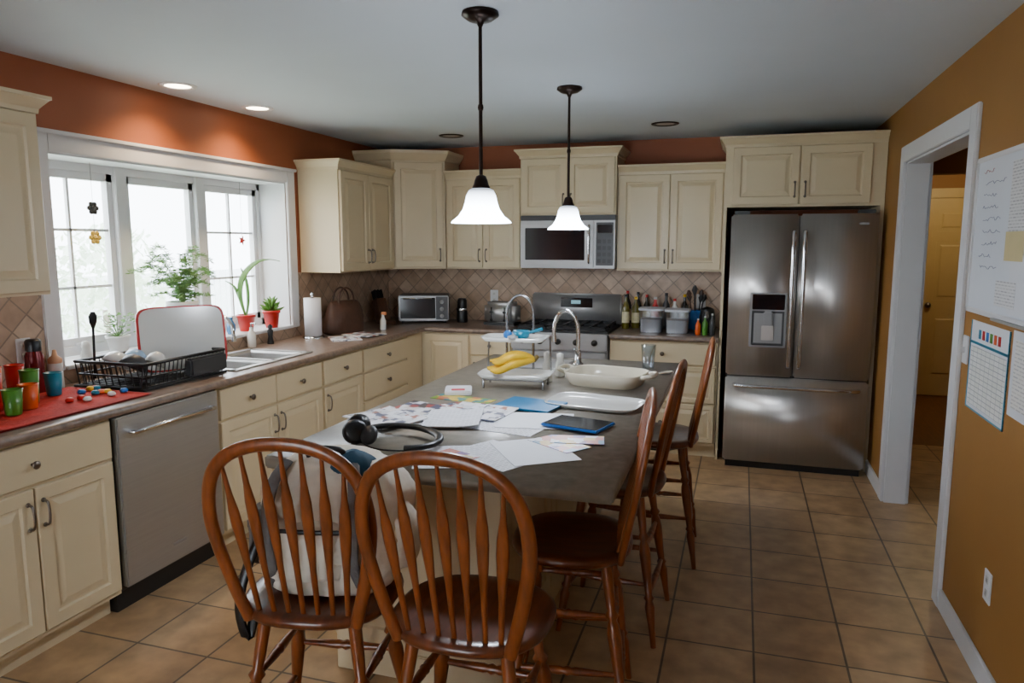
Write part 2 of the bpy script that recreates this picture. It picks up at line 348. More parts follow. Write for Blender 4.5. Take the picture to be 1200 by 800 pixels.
P=[(XL+.003,5.455),(-2.75,5.455),(-2.37,5.67),(-2.37,5.99),(XL+.003,5.99)]
def pr(P,e,z):
    return [(P[0][0],P[0][1]-e,z),(P[1][0]+e*.4,P[1][1]-e,z),(P[2][0]+e,P[2][1]-e*.6,z),(P[3][0]+e,P[3][1],z),(P[4][0],P[4][1],z)]
b.rings([pr(P,0,1.37),pr(P,0,2.27)],CREAM,False)
b.rings([pr(P,.0,2.25),pr(P,.01,2.26),pr(P,.022,2.28),pr(P,.04,2.305),pr(P,.044,2.33)],CREAM,False)
ang=math.degrees(math.atan2(.215,.38));wl=math.hypot(.215,.38)
items(b,[('d',.02,1.385,wl-.02,2.235,'rb')],T(-2.75,5.455,0,rz=ang))
b.build()
UYB=5.67
cab('wall_cabinet',-2.362,UYB,0,.657,.32,1.37,2.13,ud(.657,1.37,2.13),cr=(0,0))
cab('wall_cabinet',-1.70,5.62,0,.765,.37,1.80,2.27,ud(.765,1.80,2.27),cr=(1,1))
cab('wall_cabinet',-.93,UYB,0,.79,.32,1.37,2.13,ud(.79,1.37,2.13),cr=(0,0))
b=B('refrigerator_cabinet',(-.135,5.40,0))
b.box(0,0,1.83,1.02,.59,2.27,CREAM);items(b,[('d',.05,1.845,.485,2.235,'rb'),('d',.495,1.845,.93,2.235,'lb')],I4)
crown(b,0,0,1.02,.59,2.27,1,0)
b.box(0,.0,0,.018,.59,1.83,CREAM);b.box(.995,.0,0,1.02,.59,1.83,CREAM);b.build()
CF=-2.44
b=B('countertop')
sx0,sx1,sy0,sy1=-2.97,-2.53,3.17,3.86
for q in ((XL+.01,.8,CF,sy0),(XL+.01,sy1,CF,5.99),(XL+.01,sy0,sx0,sy1),(sx1,sy0,CF,sy1),(CF,5.36,-1.70,5.99)): b.box(q[0],q[1],.871,q[2],q[3],.91,COUNTER)
b.tube([(CF,.8,.8905),(CF,5.35,.8905)],.0195,COUNTER,12);b.tube([(CF,5.36,.8905),(-1.70,5.36,.8905)],.0195,COUNTER,12);b.build()
b=B('countertop');b.box(-.925,5.36,.871,-.138,5.99,.91,COUNTER,.004);b.tube([(-.925,5.36,.8905),(-.138,5.36,.8905)],.0195,COUNTER,12);b.build()
b=B('wall_tile_left');b.box(XL,.8,.91,XL+.009,wy0-.09,1.37,SPL_L);b.box(XL,wy1+.09,.91,XL+.009,YB,1.37,SPL_L);b.box(XL,wy0-.09,.91,XL+.009,wy1+.09,.98,SPL_L);b.build()
b=B('wall_tile_back');b.box(XL+.009,YB-.009,.91,-.138,YB,1.37,SPL_B);b.build()
b=B('kitchen_sink')
b.box(sx0-.015,sy0-.015,.909,sx0+.03,sy1+.015,.917,STEELH,.003);b.box(sx1-.03,sy0-.015,.909,sx1+.015,sy1+.015,.917,STEELH,.003)
ym=(sy0+sy1)/2
b.box(sx0,sy0-.015,.909,sx1,sy0+.03,.917,STEELH,.003);b.box(sx0,sy1-.03,.909,sx1,sy1+.015,.917,STEELH,.003);b.box(sx0,ym-.02,.909,sx1,ym+.02,.917,STEELH,.003)
for y0,y1 in ((sy0+.03,ym-.02),(ym+.02,sy1-.03)):
    x0,x1=sx0+.03,sx1-.03
    def F(i,z): return [(x0+i,y0+i,z),(x1-i,y0+i,z),(x1-i,y1-i,z),(x0+i,y1-i,z)]
    b.quadloops([F(0,.912),F(.01,.90),F(.02,.76),F(.05,.74)],STEELH)
b.build()
def faucet(name,x,y,z,h,reach,rz,mat=CHROME):
    b=B(name,(x,y,z),rz)
    b.lathe([(.03,0),(.03,.008),(.02,.015),(.017,.06),(.014,.08)],mat,18)
    pts=[(0,0,.07),(0,0,h*.6)]+[(reach/2-reach/2*math.cos(t*math.pi/8),0,h*.6+h*.4*math.sin(t*math.pi/8)) for t in range(1,8)]+[(reach,0,h*.6),(reach,0,h*.5)]
    b.tube(pts,.011,mat,12);b.cyl((reach,0,h*.52),(reach,0,h*.4),.015,mat,12)
    b.tube([(0,.015,.06),(0,.05,.075),(0,.10,.10)],[.01,.007,.006],mat,8)
    return b.build()
faucet('kitchen_faucet',-3.02,3.50,.911,.26,.22,0)
b=B('dishwasher',(FX+.02,2.30,0),90)
b.box(.0,.03,.1,.62,.57,.865,DGREY);b.box(.004,-.005,.12,.616,.03,.862,STEELF,.006)
b.box(.0,.06,.0,.62,.5,.1,BLACK)
b.tube([(.07,-.005,.79),(.07,-.04,.79),(.12,-.05,.795),(.31,-.055,.80),(.5,-.05,.795),(.55,-.04,.79),(.55,-.005,.79)],.010,CHROME,10)
b.box(.27,-.008,.2,.35,-.004,.212,LGREY);b.build()
b=B('refrigerator',(-.08,5.25,0))
W=.92
b.box(.005,.06,.03,W-.005,.73,1.76,DGREY,.004)
b.box(0,0,.665,.437,.055,1.775,STEEL,.012,seg=3);b.box(.443,0,.665,W,.055,1.775,STEEL,.012,seg=3);b.box(0,0,.05,W,.055,.655,STEEL,.012,seg=3)
b.box(.02,.03,.0,W-.02,.7,.05,BLACK)
b.box(.02,.02,1.775,.12,.12,1.80,DGREY,.004);b.box(W-.12,.02,1.775,W-.02,.12,1.80,DGREY,.004)
for x in (.405,.475):
    b.tube(cat([(x,0,.74),(x,-.04,.78),(x,-.055,1.1),(x,-.055,1.3),(x,-.04,1.62),(x,0,1.66)],4),.012,CHROME,10,ry=.015)
b.tube(cat([(.06,0,.60),(.09,-.045,.60),(.3,-.058,.60),(.62,-.058,.60),(.83,-.045,.60),(.86,0,.60)],4),.014,CHROME,10)
b.box(.145,-.004,.87,.385,.004,1.245,LGREY,.004);b.box(.16,-.008,1.13,.37,0,1.235,BGLASS,.003)
def F(i,y,x0=.16,x1=.37,z0=.885,z1=1.12): return rect(x0+i,z0+i,x1-i,z1-i,y)
b.quadloops([F(0,-.006),F(.012,-.005),F(.02,.0-.001)],DGREY);b.box(.235,-.03,1.03,.295,-.004,1.12,LGREY,.008);b.box(.225,-.012,.92,.305,-.004,1.02,STEEL,.003);b.box(.165,-.02,.885,.365,-.004,.897,DGREY,.002)
b.box(.80,-.002,1.70,.86,0,1.715,LGREY);b.build()
b=B('microwave',(-1.69,5.58,0))
b.box(0,.02,1.385,.755,.40,1.797,STEELF,.004);b.box(0,0,1.39,.59,.025,1.755,STEELF,.006);b.box(.595,0,1.39,.755,.025,1.755,STEELF,.006)
b.box(0,.005,1.757,.755,.03,1.795,DGREY,.003);b.box(.04,-.004,1.45,.52,.002,1.70,BGLASS,.004);b.box(.61,-.004,1.41,.745,.002,1.74,DGREY,.003);b.box(.62,-.006,1.66,.735,.0,1.72,BGLASS,.002)
b.tube(cat([(.558,0,1.43),(.558,-.035,1.46),(.558,-.035,1.69),(.558,0,1.72)],4),.009,CHROME,8)
for i in range(4):
    for j in range(3): b.box(.622+j*.039,-.007,1.43+i*.05,.65+j*.039,-.003,1.46+i*.05,BLACK,.002)
b.build()
b=B('gas_range',(-1.69,5.335,0))
b.box(.003,.03,.05,.755,.65,.905,STEELF,.004);b.box(.01,.0,.22,.748,.035,.76,STEELF,.008);b.box(.12,-.003,.36,.64,.003,.64,BGLASS,.004)
b.box(.01,.0,.05,.748,.035,.205,STEELF,.006);b.box(.003,-.02,.775,.755,.06,.905,STEELF,.008)
b.tube([(.07,0,.71),(.07,-.045,.715),(.69,-.045,.715),(.69,0,.71)],.012,CHROME,10)
for i in range(5): b.lathe([(.024,0),(.022,.02),(.018,.03),(.001,.031)],BLACK,16,M=T(.1+i*.14,-.02,.84,rx=90))
b.box(.003,.03,.905,.755,.60,.922,BLACK,.004)
for i in range(3):
    x=.03+i*.235
    for y in (.08,.30,.56): b.box(x,y,.922,x+.225,y+.012,.948,BLACK)
    for xx in (0,.105,.213): b.box(x+xx,.08,.936,x+xx+.012,.572,.95,BLACK)
    for y in (.19,.43): b.lathe([(.045,0),(.045,.012),(.03,.018),(.001,.019)],BLACK,16,at=(x+.11,y,.922))
RB=nmat('backguard_steel',c(190,190,190),.4,.6,var=.03)
b.box(.0,.60,.905,.758,.65,1.165,RB,.012,seg=4);b.box(.25,.594,1.05,.52,.602,1.13,BGLASS,.003)
b.box(.34,.592,1.08,.42,.595,1.11,nmat('display',c(140,190,200),.3,es=.4));b.build()
# ---------------------------------------------------------------- island
IX0,IX1,IY0,IY1=-1.43,-.31,1.90,4.15
b=B('kitchen_island')
b.box(IX0,IY0,.868,IX1,IY1,.91,ISLTOP,.007,seg=3)
bx0,bx1,by0,by1=-1.39,-.74,2.24,4.11
b.box(bx0,by0,.08,bx1,by1,.868,CREAM);b.box(bx0+.05,by0,.0,bx1,by1,.08,CREAM)
panel(b,.0,.0,bx1-bx0,.74,CREAM,T(bx0,by0,.11),0,th=.012,st=.07)
b.box(bx0,by0-.014,0,bx1,by0,.10,CREAM,.004)
w=(by1-by0)/4
for i in range(4):
    M=T(bx0,by1-i*w,0,rz=-90)
    items(b,[('w',.01,.70,w-.01,.855,'k'),('d',.01,.125,w-.01,.685,'rt' if i%2==0 else 'lt')],M)
for i in range(3): panel(b,0,0,(by1-by0)/3-.01,.74,CREAM,T(bx1,by0+i*(by1-by0)/3+.005,.11,rz=90),0,th=.012,st=.07)
b.build()
# ---------------------------------------------------------------- stools
def stool(x,y,rz):
    b=B('windsor_bar_stool',(x,y,0),rz)
    S=[(.575,.13,.13),(.582,.175,.165),(.595,.205,.19),(.608,.214,.198),(.618,.212,.196),(.624,.200,.185),(.620,.16,.15),(.614,.09,.085),(.612,.01,.01)]
    b.rings([sup(0,0,z,a,q,2.5) for z,a,q in S],WOODS)
    b.lathe([(.10,.552),(.105,.575)],BLACK,20)
    yy=lambda z:-.160-(z-.6)*.18
    half=[(-.145,.60),(-.174,.70),(-.200,.82),(-.208,.91),(-.192,1.00),(-.148,1.062),(-.08,1.094),(0,1.103)]
    hp=half+[(-x,z) for x,z in half[-2::-1]]
    pts=cat([(x,yy(z),z) for x,z in hp],4)
    b.tube(pts,.012,WOOD,10,ry=.018,ref=(0,1,.2))
    def topz(x):
        best=None
        for p in pts:
            if p.z>.8 and (best is None or abs(p.x-x)<abs(best.x-x)): best=p
        return best.z
    for i in range(-3,4):
        x0=i*.040;x1=i*.052;zt=topz(x1)
        a=Vector((x0,yy(.6)+.012,.605));e=Vector((x1,yy(zt),zt))
        prof=[(0,.007,.007),(.15,.008,.007),(.32,.009,.007),(.5,.0145,.005),(.60,.0165,.005),(.70,.015,.005),(.80,.009,.006),(.9,.006,.006),(1,.005,.005)]
        b.tube([a.lerp(e,t) for t,_,_ in prof],[r for _,r,_ in prof],WOOD,8,ry=[r for _,_,r in prof],ref=(1,0,0))
    LP=[(0,.011),(.12,.013),(.27,.020),(.31,.014),(.33,.021),(.35,.014),(.5,.019),(.62,.023),(.68,.019),(.71,.014),(.735,.023),(.76,.014),(.85,.017),(1,.018)]
    def lp(sx,sy,z): 
        t=z/.58; return Vector((sx*(.205-.08*t),sy*(.195-.08*t),z))
    for sx in (-1,1):
        for sy in (-1,1): b.turned(lp(sx,sy,0),lp(sx,sy,.58),LP,WOOD)
    RP=[(0,.008),(.2,.010),(.42,.014),(.46,.011),(.5,.016),(.54,.011),(.58,.014),(.8,.010),(1,.008)]
    for z,sy in ((.17,1),(.36,1),(.20,-1),(.38,-1)): b.turned(lp(-1,sy,z),lp(1,sy,z),RP,WOOD,10)
    for z in (.24,.42):
        for sx in (-1,1): b.turned(lp(sx,-1,z),lp(sx,1,z),RP,WOOD,10)
    return b.build()
stool(-1.085,1.69,10)
stool(-.64,1.70,1)
stool(-.50,2.26,90+8)
stool(-.46,2.93,90-2)
stool(-.37,3.68,90+3)
# ---------------------------------------------------------------- backpack
def lump(rs,amp,f):
    o=[]
    for r in rs:
        q=[]
        for p in r:
            p=Vector(p);d=Vector((p.x,p.y,0));L_=d.length or 1
            k=noise.noise(p*f)*amp+abs(noise.noise(p*f*2.3+Vector((5,1,2))))*amp*.7+noise.noise(p*f*5)*amp*.25
            q.append(tuple(p+d/L_*k*min(1,L_/.05)))
        o.append(q)
    return o
def blob(b,prof,cx,cy,p,n,amp,f,mat,k=4,lean=0):
    P_=cat(prof,k)
    b.rings(lump([sup(cx+lean*v[0],cy,v[0],max(.004,v[1]),max(.004,v[2]),p,n) for v in P_],amp,f),mat)
b=B('backpack',(-1.075,1.725,.624),14)
blob(b,[(0.0,.13,.09),(.012,.165,.12),(.06,.19,.135),(.15,.20,.14),(.25,.19,.13),(.32,.165,.11),(.36,.13,.075),(.38,.07,.045),(.385,.02,.015)],0.01,.01,3.2,64,.030,9,BAGW,6)
blob(b,[(.05,.08,.02),(.07,.11,.05),(.15,.115,.055),(.21,.10,.045),(.235,.05,.02)],-.05,-.09,3,40,.016,14,BAGW)
blob(b,[(.06,.03,.03),(.08,.05,.06),(.18,.05,.06),(.24,.03,.03)],.185,0,3,30,.012,14,BAGW)
blob(b,[(.06,.03,.03),(.08,.045,.06),(.17,.045,.06),(.22,.03,.03)],-.19,0,3,30,.012,14,BAGG)
blob(b,[(.30,.03,.03),(.32,.055,.05),(.355,.06,.05),(.38,.04,.035),(.395,.01,.01)],.07,-.03,3,30,.014,14,BAGB)
for sx in (-.10,.08):
    b.tube(cat([(sx,-.06,.37),(sx*1.2,-.115,.33),(sx*1.3,-.145,.25),(sx*1.2,-.15,.13),(sx*1.4,-.12,.04)],4),.017,BAGG,8,ry=.006,ref=(1,0,0))
b.tube(cat([(-.05,-.03,.365),(-.04,-.05,.40),(.04,-.05,.40),(.05,-.03,.365)],4),.008,BLACK,8)
b.tube([(-.15,-.135,.20),(0,-.155,.205),(.15,-.135,.20)],.007,BLACK,6,ry=.004,ref=(0,0,1))
b.tube(cat([(-.19,-.06,.15),(-.225,-.09,.05),(-.235,-.11,-.04),(-.22,-.10,-.13),(-.20,-.09,-.05)],4),.014,BLACK,8,ry=.004,ref=(1,0,0))
b.build()
# ---------------------------------------------------------------- lights
def pendant(x,y):
    b=B('pendant_light',(x,y,0))
    b.lathe([(.001,ZC),(.065,ZC),(.068,ZC-.012),(.045,ZC-.028),(.015,ZC-.034),(.008,ZC-.05)],BRONZE,28)
    b.cyl((0,0,ZC-.04),(0,0,1.83),.007,BRONZE,10)
    b.lathe([(.009,2.08),(.011,2.07),(.009,2.06)],BRONZE,12)
    b.lathe([(.007,1.83),(.018,1.825),(.024,1.81),(.028,1.795),(.034,1.783),(.03,1.775)],BRONZE,20)
    b.lathe([(.03,1.782),(.045,1.775),(.055,1.755),(.06,1.73),(.068,1.705),(.085,1.68),(.108,1.662),(.112,1.655),(.104,1.658),(.08,1.675),(.062,1.70),(.054,1.73),(.048,1.753),(.03,1.775)],SHADE,36,caps=False)
    b.lathe([(.012,1.78),(.014,1.75),(.028,1.72),(.03,1.70),(.02,1.68),(.002,1.672)],LAMPON,16)
    b.build()
    l=bpy.data.lights.new('pendant_bulb','POINT');l.energy=15;l.color=(.86,.93,1);l.shadow_soft_size=.05
    o=bpy.data.objects.new('pendant_bulb',l);o.location=(x,y,1.645);sc.collection.objects.link(o)
pendant(-.93,2.57);pendant(-.91,3.90)
def recess(x,y,on):
    b=B('recessed_light',(x,y,0))
    b.lathe([(.065,ZC-.001),(.068,ZC-.006),(.092,ZC-.006),(.096,ZC)],WHITE if on else BRONZE,32,caps=False)
    b.lathe([(.07,ZC-.002),(.055,ZC-.004),(.03,ZC-.006),(.001,ZC-.007)],LAMPON if on else LAMPOFF,24)
    b.build()
    if on:
        l=bpy.data.lights.new('recessed_bulb','SPOT');l.energy=34;l.color=(1,.72,.44);l.spot_size=R(135);l.spot_blend=.8;l.shadow_soft_size=.05
        o=bpy.data.objects.new('recessed_bulb',l);o.location=(x,y,ZC-.02);sc.collection.objects.link(o)
recess(-2.86,3.24,1);recess(-2.86,3.90,1);recess(-2.17,5.33,0);recess(-.545,5.25,0)
b=B('hall_ceiling_light',(1.9,7.4,0));b.lathe([(.12,ZC),(.13,ZC-.02),(.11,ZC-.06),(.06,ZC-.09),(.001,ZC-.10)],LAMPON,24);b.build()
l=bpy.data.lights.new('hall_bulb','POINT');l.energy=8;l.color=(1,.80,.40);l.shadow_soft_size=.1
o=bpy.data.objects.new('hall_bulb',l);o.location=(1.9,7.4,2.2);sc.collection.objects.link(o)
# ---------------------------------------------------------------- right wall items
xr=XR
DARKINK=nmat('ink',c(90,100,140),.6)
REDINK=nmat('red_ink',c(170,70,70),.6)
BOARD=nmat('whiteboard_surface',c(216,221,230),.3,var=.02)
b=B('whiteboard');b.box(xr-.012,2.45,1.31,xr-.001,3.36,1.91,BOARD)
for q in ((2.45,1.31,3.36,1.33),(2.45,1.89,3.36,1.91),(2.45,1.31,2.47,1.91),(3.34,1.31,3.36,1.91)): b.box(xr-.018,q[0],q[1],xr-.002,q[2],q[3],WHITE,.003)
b.box(xr-.03,2.6,1.305,xr-.01,3.0,1.315,LGREY,.002)
for i in range(9):
    y=3.28-random.random()*.05; L_=.10+random.random()*.16; z=1.85-i*.045
    b.tube([(xr-.0125,y-L_*k/14,z+random.uniform(-.007,.007)) for k in range(15)],.0009,REDINK if i==0 else DARKINK,4)
b.build()
WALLTXT=printmat('wall_note_print',[c(222,222,224),c(160,160,168),c(200,200,202)],lines=(.5,))
b=B('weekly_chart');b.box(xr-.003,2.86,.93,xr-.0005,3.30,1.28,PAPERW);b.box(xr-.004,2.88,.95,xr-.0015,3.28,1.18,CHART);b.box(xr-.005,2.86,1.19,xr-.001,3.30,1.20,TEAL)
for y in (2.86,3.294): b.box(xr-.005,y,.93,xr-.001,y+.006,1.28,TEAL)
b.box(xr-.005,2.86,.93,xr-.001,3.30,.936,TEAL)
for i in range(6): b.box(xr-.005,2.95+i*.045,1.215,xr-.002,2.975+i*.045,1.25,(RED,ORANGE,GREENP,BLUE,RED,TEAL)[i])
b.build()
TAPE=nmat('yellow_note',c(206,190,140),.6);PINK=nmat('pink_note',c(216,190,190),.6)
k=0
for y0,z0,y1,z1,m in ((2.66,1.62,2.93,1.86,WALLTXT),(2.58,1.34,2.87,1.54,PAPERW),(2.76,1.52,2.94,1.62,TAPE),(2.80,1.36,3.0,1.45,WALLTXT),(2.55,1.55,2.74,1.70,PINK)):
    k+=.0006;b=B('taped_note');b.box(xr-.0195-k,y0,z0,xr-.019-k+.0002,y1,z1,m);b.build()
b=B('wall_notice');b.box(xr-.004,2.42,1.0,xr-.0005,2.83,1.29,PAPERW);b.box(xr-.005,2.45,1.03,xr-.002,2.80,1.26,CAL);b.build()
def plate(name,M,kind):
    b=B(name);b.box(-.036,-.006,-.058,.036,-.0005,.058,WHITE,.003,M=M)
    if kind=='s': b.box(-.006,-.016,-.014,.006,-.004,.014,WHITE,.003,M=M)
    else:
        for z in (-.025,.025): b.box(-.014,-.008,z-.014,.014,-.004,z+.014,PORC,.004,M=M);b.box(-.006,-.0085,z-.006,-.004,-.0075,z+.006,BLACK,M=M);b.box(.004,-.0085,z-.006,.006,-.0075,z+.006,BLACK,M=M)
    b.build()
plate('light_switch',T(xr,3.36,1.15,rz=-90),'s');plate('wall_outlet',T(xr,2.86,.36,rz=-90),'o')
plate('wall_outlet',T(-2.05,YB-.009,1.12),'o');plate('wall_outlet',T(XL+.009,2.42,1.10,rz=90),'o');plate('wall_outlet',T(-.3,YB-.009,1.12),'o')
# ---------------------------------------------------------------- island items
Z=.911
def paper(name,x,y,w,h,rz,mat,z=Z,th=.0015,curl=0):
    b=B(name,(x,y,z),rz)
    n=8;vs=[];fs=[]
    for i in range(n+1):
        t=i/n;zz=th+curl*(t-.5)**2*4*(t>.5)
        for q in (-.5,.5): vs.append((-w/2+w*t,q*h,zz))
    for i in range(n): fs.append((2*i,2*i+2,2*i+3,2*i+1))
    k=len(vs);vs+=[(v[0],v[1],v[2]-th) for v in vs];fs+=[[j+k for j in f] for f in fs]
    for i in range(n): fs.append((2*i,2*i+2,2*i+2+k,2*i+k));fs.append((2*i+1,2*i+3,2*i+3+k,2*i+1+k))
    fs.append((0,1,1+k,k));fs.append((2*n,2*n+1,2*n+1+k,2*n+k))
    b.add(vs,fs,mat);return b.build()
paper('paper_sheet',-.72,2.13,.22,.28,62,PAPTXT)
paper('paper_sheet',-.62,2.20,.22,.28,35,PAPERW,z=Z+.002)
paper('paper_sheet',-.86,2.05,.20,.24,20,PAPTXT,z=Z+.004)
paper('leaflet',-.84,2.06,.09,.14,65,MAG3,z=Z+.006)
paper('paper_sheet',-.80,2.50,.22,.28,80,PAPTXT)
paper('paper_sheet',-.72,2.58,.22,.28,100,PAPERW,z=Z+.002,curl=.006)
paper('leaflet',-.56,2.30,.11,.2,55,MAG3,z=Z+.004);paper('leaflet',-.51,2.36,.10,.18,100,MAG3,z=Z+.006)
for x,y,r,m,k in ((-1.25,2.48,30,MAG2,0),(-1.20,2.58,70,MAG1,1),(-1.08,2.64,55,MAG1,0),(-.98,2.64,80,MAG2,1),(-1.27,2.42,60,MAG2,2),(-1.02,2.50,15,PAPTXT,2)):
    paper('magazine',x,y,.21,.27,r,m,z=Z+k*.005,th=.004,curl=.008 if k else 0)
paper('leaflet',-1.13,2.88,.10,.28,80,printmat('green_leaflet',[c(120,160,60),c(220,190,80),c(60,140,150),c(200,110,80)],24),z=Z)
paper('folder',-.81,2.82,.2,.25,80,nmat('blue_folder',c(10,110,160),.45,var=.05),z=Z+.006,th=.008)
b=B('notepad',(-1.20,3.0,Z),20);b.box(-.06,-.07,0,.06,.07,.02,PAPERW,.004);b.box(-.03,-.05,.02,.03,-.02,.023,nmat('pink_label',c(210,80,90),.5),.001);b.build()
b=B('tablet',(-.55,2.55,Z+.008),-15);b.box(-.115,-.08,0,.115,.08,.010,BLUE,.004);b.box(-.108,-.074,.009,.108,.074,.0115,BGLASS,.002);b.build()
b=B('headphones',(-1.08,2.16,Z),-20)
pts=[(.16*math.cos(t),.10*math.sin(t)*1.0,.024+.008*math.sin(t)) for t in [R(a) for a in range(-50,200,12)]]
b.tube(pts,.010,BLACK,8,ry=.015)
for px,py,an in ((-.17,-.03,15),(-.12,-.09,60)):
    M=T(px,py,.040,rz=an,rx=70)
    b.lathe([(.001,-.022),(.034,-.022),(.042,-.012),(.042,.0),(.036,.012),(.04,.018),(.03,.026),(.001,.024)],BLACK,20,M=M)
b.lathe([(.001,-.012),(.03,-.01),(.034,.0),(.03,.01),(.001,.012)],DGREY,20,M=T(-.06,-.08,.035,rx=60))
b.tube(cat([(-.1,-.09,.01),(0,-.11,.006),(.08,-.08,.006),(.13,-.04,.008),(.15,-.08,.012)],5),.003,BLACK,6)
b.build()
def tray(name,x,y,z,a,q,h,rz,mat,p=5,handles=False):
    b=B(name,(x,y,z),rz)
    t=.006
    b.rings([sup(0,0,0,a*.86,q*.84,p),sup(0,0,h*.4,a*.93,q*.92,p),sup(0,0,h,a,q,p),sup(0,0,h+.002,a-t*.5,q-t*.5,p),sup(0,0,h-.001,a-t,q-t,p),sup(0,0,h*.45,a*.93-t,q*.92-t,p),sup(0,0,t,a*.84,q*.82,p),sup(0,0,t,.01,.01,2)],mat)
    if handles:
        for s in (-1,1): b.tube(cat([(s*(a-.01),-.06,h*.8),(s*(a+.04),-.05,h),(s*(a+.05),0,h),(s*(a+.04),.05,h),(s*(a-.01),.06,h*.8)],4),.011,mat,8,ry=.007)
    return b.build()
tray('serving_platter',-.56,2.93,Z,.20,.13,.018,-8,PORC)
tray('baking_dish',-.60,3.42,Z,.19,.15,.06,-10,CERAM,4,True)
b=B('drinking_glass',(-.46,3.90,Z));b.lathe([(.030,0),(.040,.13),(.038,.13),(.028,.006),(.001,.006)],CLEAR,24);b.build()
b=B('wooden_spoon',(-.40,3.68,Z+.003),60);b.tube([(-.12,0,0.005),(.06,0,.005),(.09,0,.005),(.12,0,.006),(.14,0,.006)],[.005,.005,.02,.024,.01],CERAM,8,ry=[.005]*5,ref=(0,1,0));b.build()
b=B('tiered_serving_stand',(-.99,3.2,Z),6)
wire=nmat('stand_wire',c(150,150,154),.25,.9,var=.03)
for sx in (-.14,.14):
    b.tube([(sx,-.07,.004),(sx,-.07,.05),(sx,.07,.05),(sx,.07,.004)],.005,wire,6)
b.tube([(-.14,-.07,.045),(.14,-.07,.045)],.0045,wire,6);b.tube([(-.14,.07,.045),(.14,.07,.045)],.0045,wire,6)
b.tube([(-.14,.105,.045),(.14,.105,.045)],.0045,wire,6)
for sx in (-.14,.14): b.tube([(sx,.07,.045),(sx,.105,.045)],.0045,wire,6)
u=[(-.065,.105,.045),(-.065,.105,.33)]+[(-.065*math.cos(R(a)),.105,.33+.095*math.sin(R(a))) for a in range(15,180,15)]+[(.065,.105,.33),(.065,.105,.045)]
b.tube(u,.006,wire,8)
b.tube([(-.065,.105,.218),(-.12,.0,.218),(.12,.0,.218),(.065,.105,.218)],.0045,wire,6)
for sx in (-.155,.155): b.tube([(sx,.085,.06),(sx*.95,.085,.235)],.004,wire,6)
def trayin(b,z,a,q,h):
    t=.005;p=7
    b.rings([sup(0,0,z,a*.88,q*.85,p),sup(0,0,z+h,a,q,p),sup(0,0,z+h-.001,a-t,q-t,p),sup(0,0,z+t,a*.86,q*.83,p),sup(0,0,z+t,.01,.01,2)],PORC)
trayin(b,.05,.175,.098,.022);trayin(b,.222,.155,.09,.02)
b.build()
b=B('banana_bunch',(-1.0,3.17,Z+.058),14)
STEM=nmat('banana_stem',c(110,90,30),.6)
stem=Vector((.105,.012,.075))
for i,(ye,lift,xe) in enumerate(((-.065,.0,-.095),(-.035,.004,-.11),(-.002,.004,-.115),(.030,.0,-.105),(-.05,.036,-.085),(-.018,.040,-.10),(.014,.036,-.09))):
    P_=cat([stem,(.06,.012+(ye-.012)*.5,.072+lift*.6),(.0,ye*.95,.060+lift),(-.055,ye,.034+lift),(xe,ye*.9,.026+lift+.008)],4);K=len(P_)
    b.tube(P_,[(.007+.0125*math.sin(math.pi*min(1,(j/(K-1))*1.08))**.55 if 0<j<K-1 else .006) for j in range(K)],YEL,8)
b.tube([stem+Vector((-.006,0,-.002)),stem+Vector((.016,0,.018))],[.014,.009],STEM,8)
b.build()
b=B('blue_measuring_scoop',(-.96,3.19,Z+.229),30);b.lathe([(.02,0),(.035,.01),(.04,.04),(.036,.04),(.03,.01),(.001,.008)],TEAL,18);b.tube([(.035,0,.03),(.10,0,.045)],[.006,.008],TEAL,8)
b.lathe([(.001,0),(.02,.01),(.022,.025),(.01,.04),(.001,.042)],BLUE,14,at=(-.06,.02,0));b.lathe([(.001,0),(.025,.008),(.025,.02),(.001,.03)],LGREY,14,at=(-.05,-.04,0));b.build()
for x,y,h in ((-.885,3.38,.15),(-.86,3.54,.12)):
    b=B('salt_shaker',(x,y,Z));b.lathe([(.024,0),(.026,.01),(.024,h*.55),(.016,h*.7),(.018,h*.8),(.018,h*.95),(.001,h)],PORC,18);b.build()
b=B('prep_sink',(-1.05,3.88,Z));b.rings([sup(0,0,0,.16,.16,6),sup(0,0,.004,.165,.165,6),sup(0,0,.005,.14,.14,6),sup(0,0,.001,.13,.13,6),sup(0,0,.001,.01,.01,2)],STEELH);b.build()
faucet('prep_sink_faucet',-.85,3.92,Z,.30,.14,180)
# ---------------------------------------------------------------- left counter items
b=B('red_cloth_mat',(-2.73,2.11,.911));n=14;vs=[];fs=[]
for i in range(n+1):
    for j in range(n+1):
        x=-.24+.48*i/n;y=-.44+.88*j/n;vs.append((x,y,.004+.004*noise.noise(Vector((x*9,y*9,0)))+.003))
for i in range(n):
    for j in range(n): a=i*(n+1)+j;fs.append((a,a+1,a+n+2,a+n+1))
k=len(vs);vs+=[(v[0],v[1],0.0005) for v in vs];fs+=[[q+k for q in f] for f in fs[:]]
b.add(vs,fs,REDC);b.build()
def cup(x,y,mat,h=.11,r=.036,z=.92):
    b=B('tumbler_cup',(x,y,z));b.lathe([(r*.75,0),(r*.8,.004),(r,h),(r*.95,h),(r*.72,.006),(.001,.006)],mat,24);b.lathe([(r,h*.98),(r*1.06,h*.985),(r*1.06,h*1.0),(r*.96,h*1.01)],mat,24,caps=False);b.build()
for x,y,m,h in ((-2.72,2.15,ORANGE,.10),(-2.81,2.23,GREENP,.14),(-2.90,2.14,ORANGE,.16),(-2.80,2.06,RED,.15),(-2.68,2.05,GREENP,.10),(-2.86,2.38,TEAL,.10),(-2.93,2.26,RED,.15),(-2.70,1.95,ORANGE,.15)): cup(x,y,m,h)
b=B('toy_blocks',(-2.70,2.40,.92))
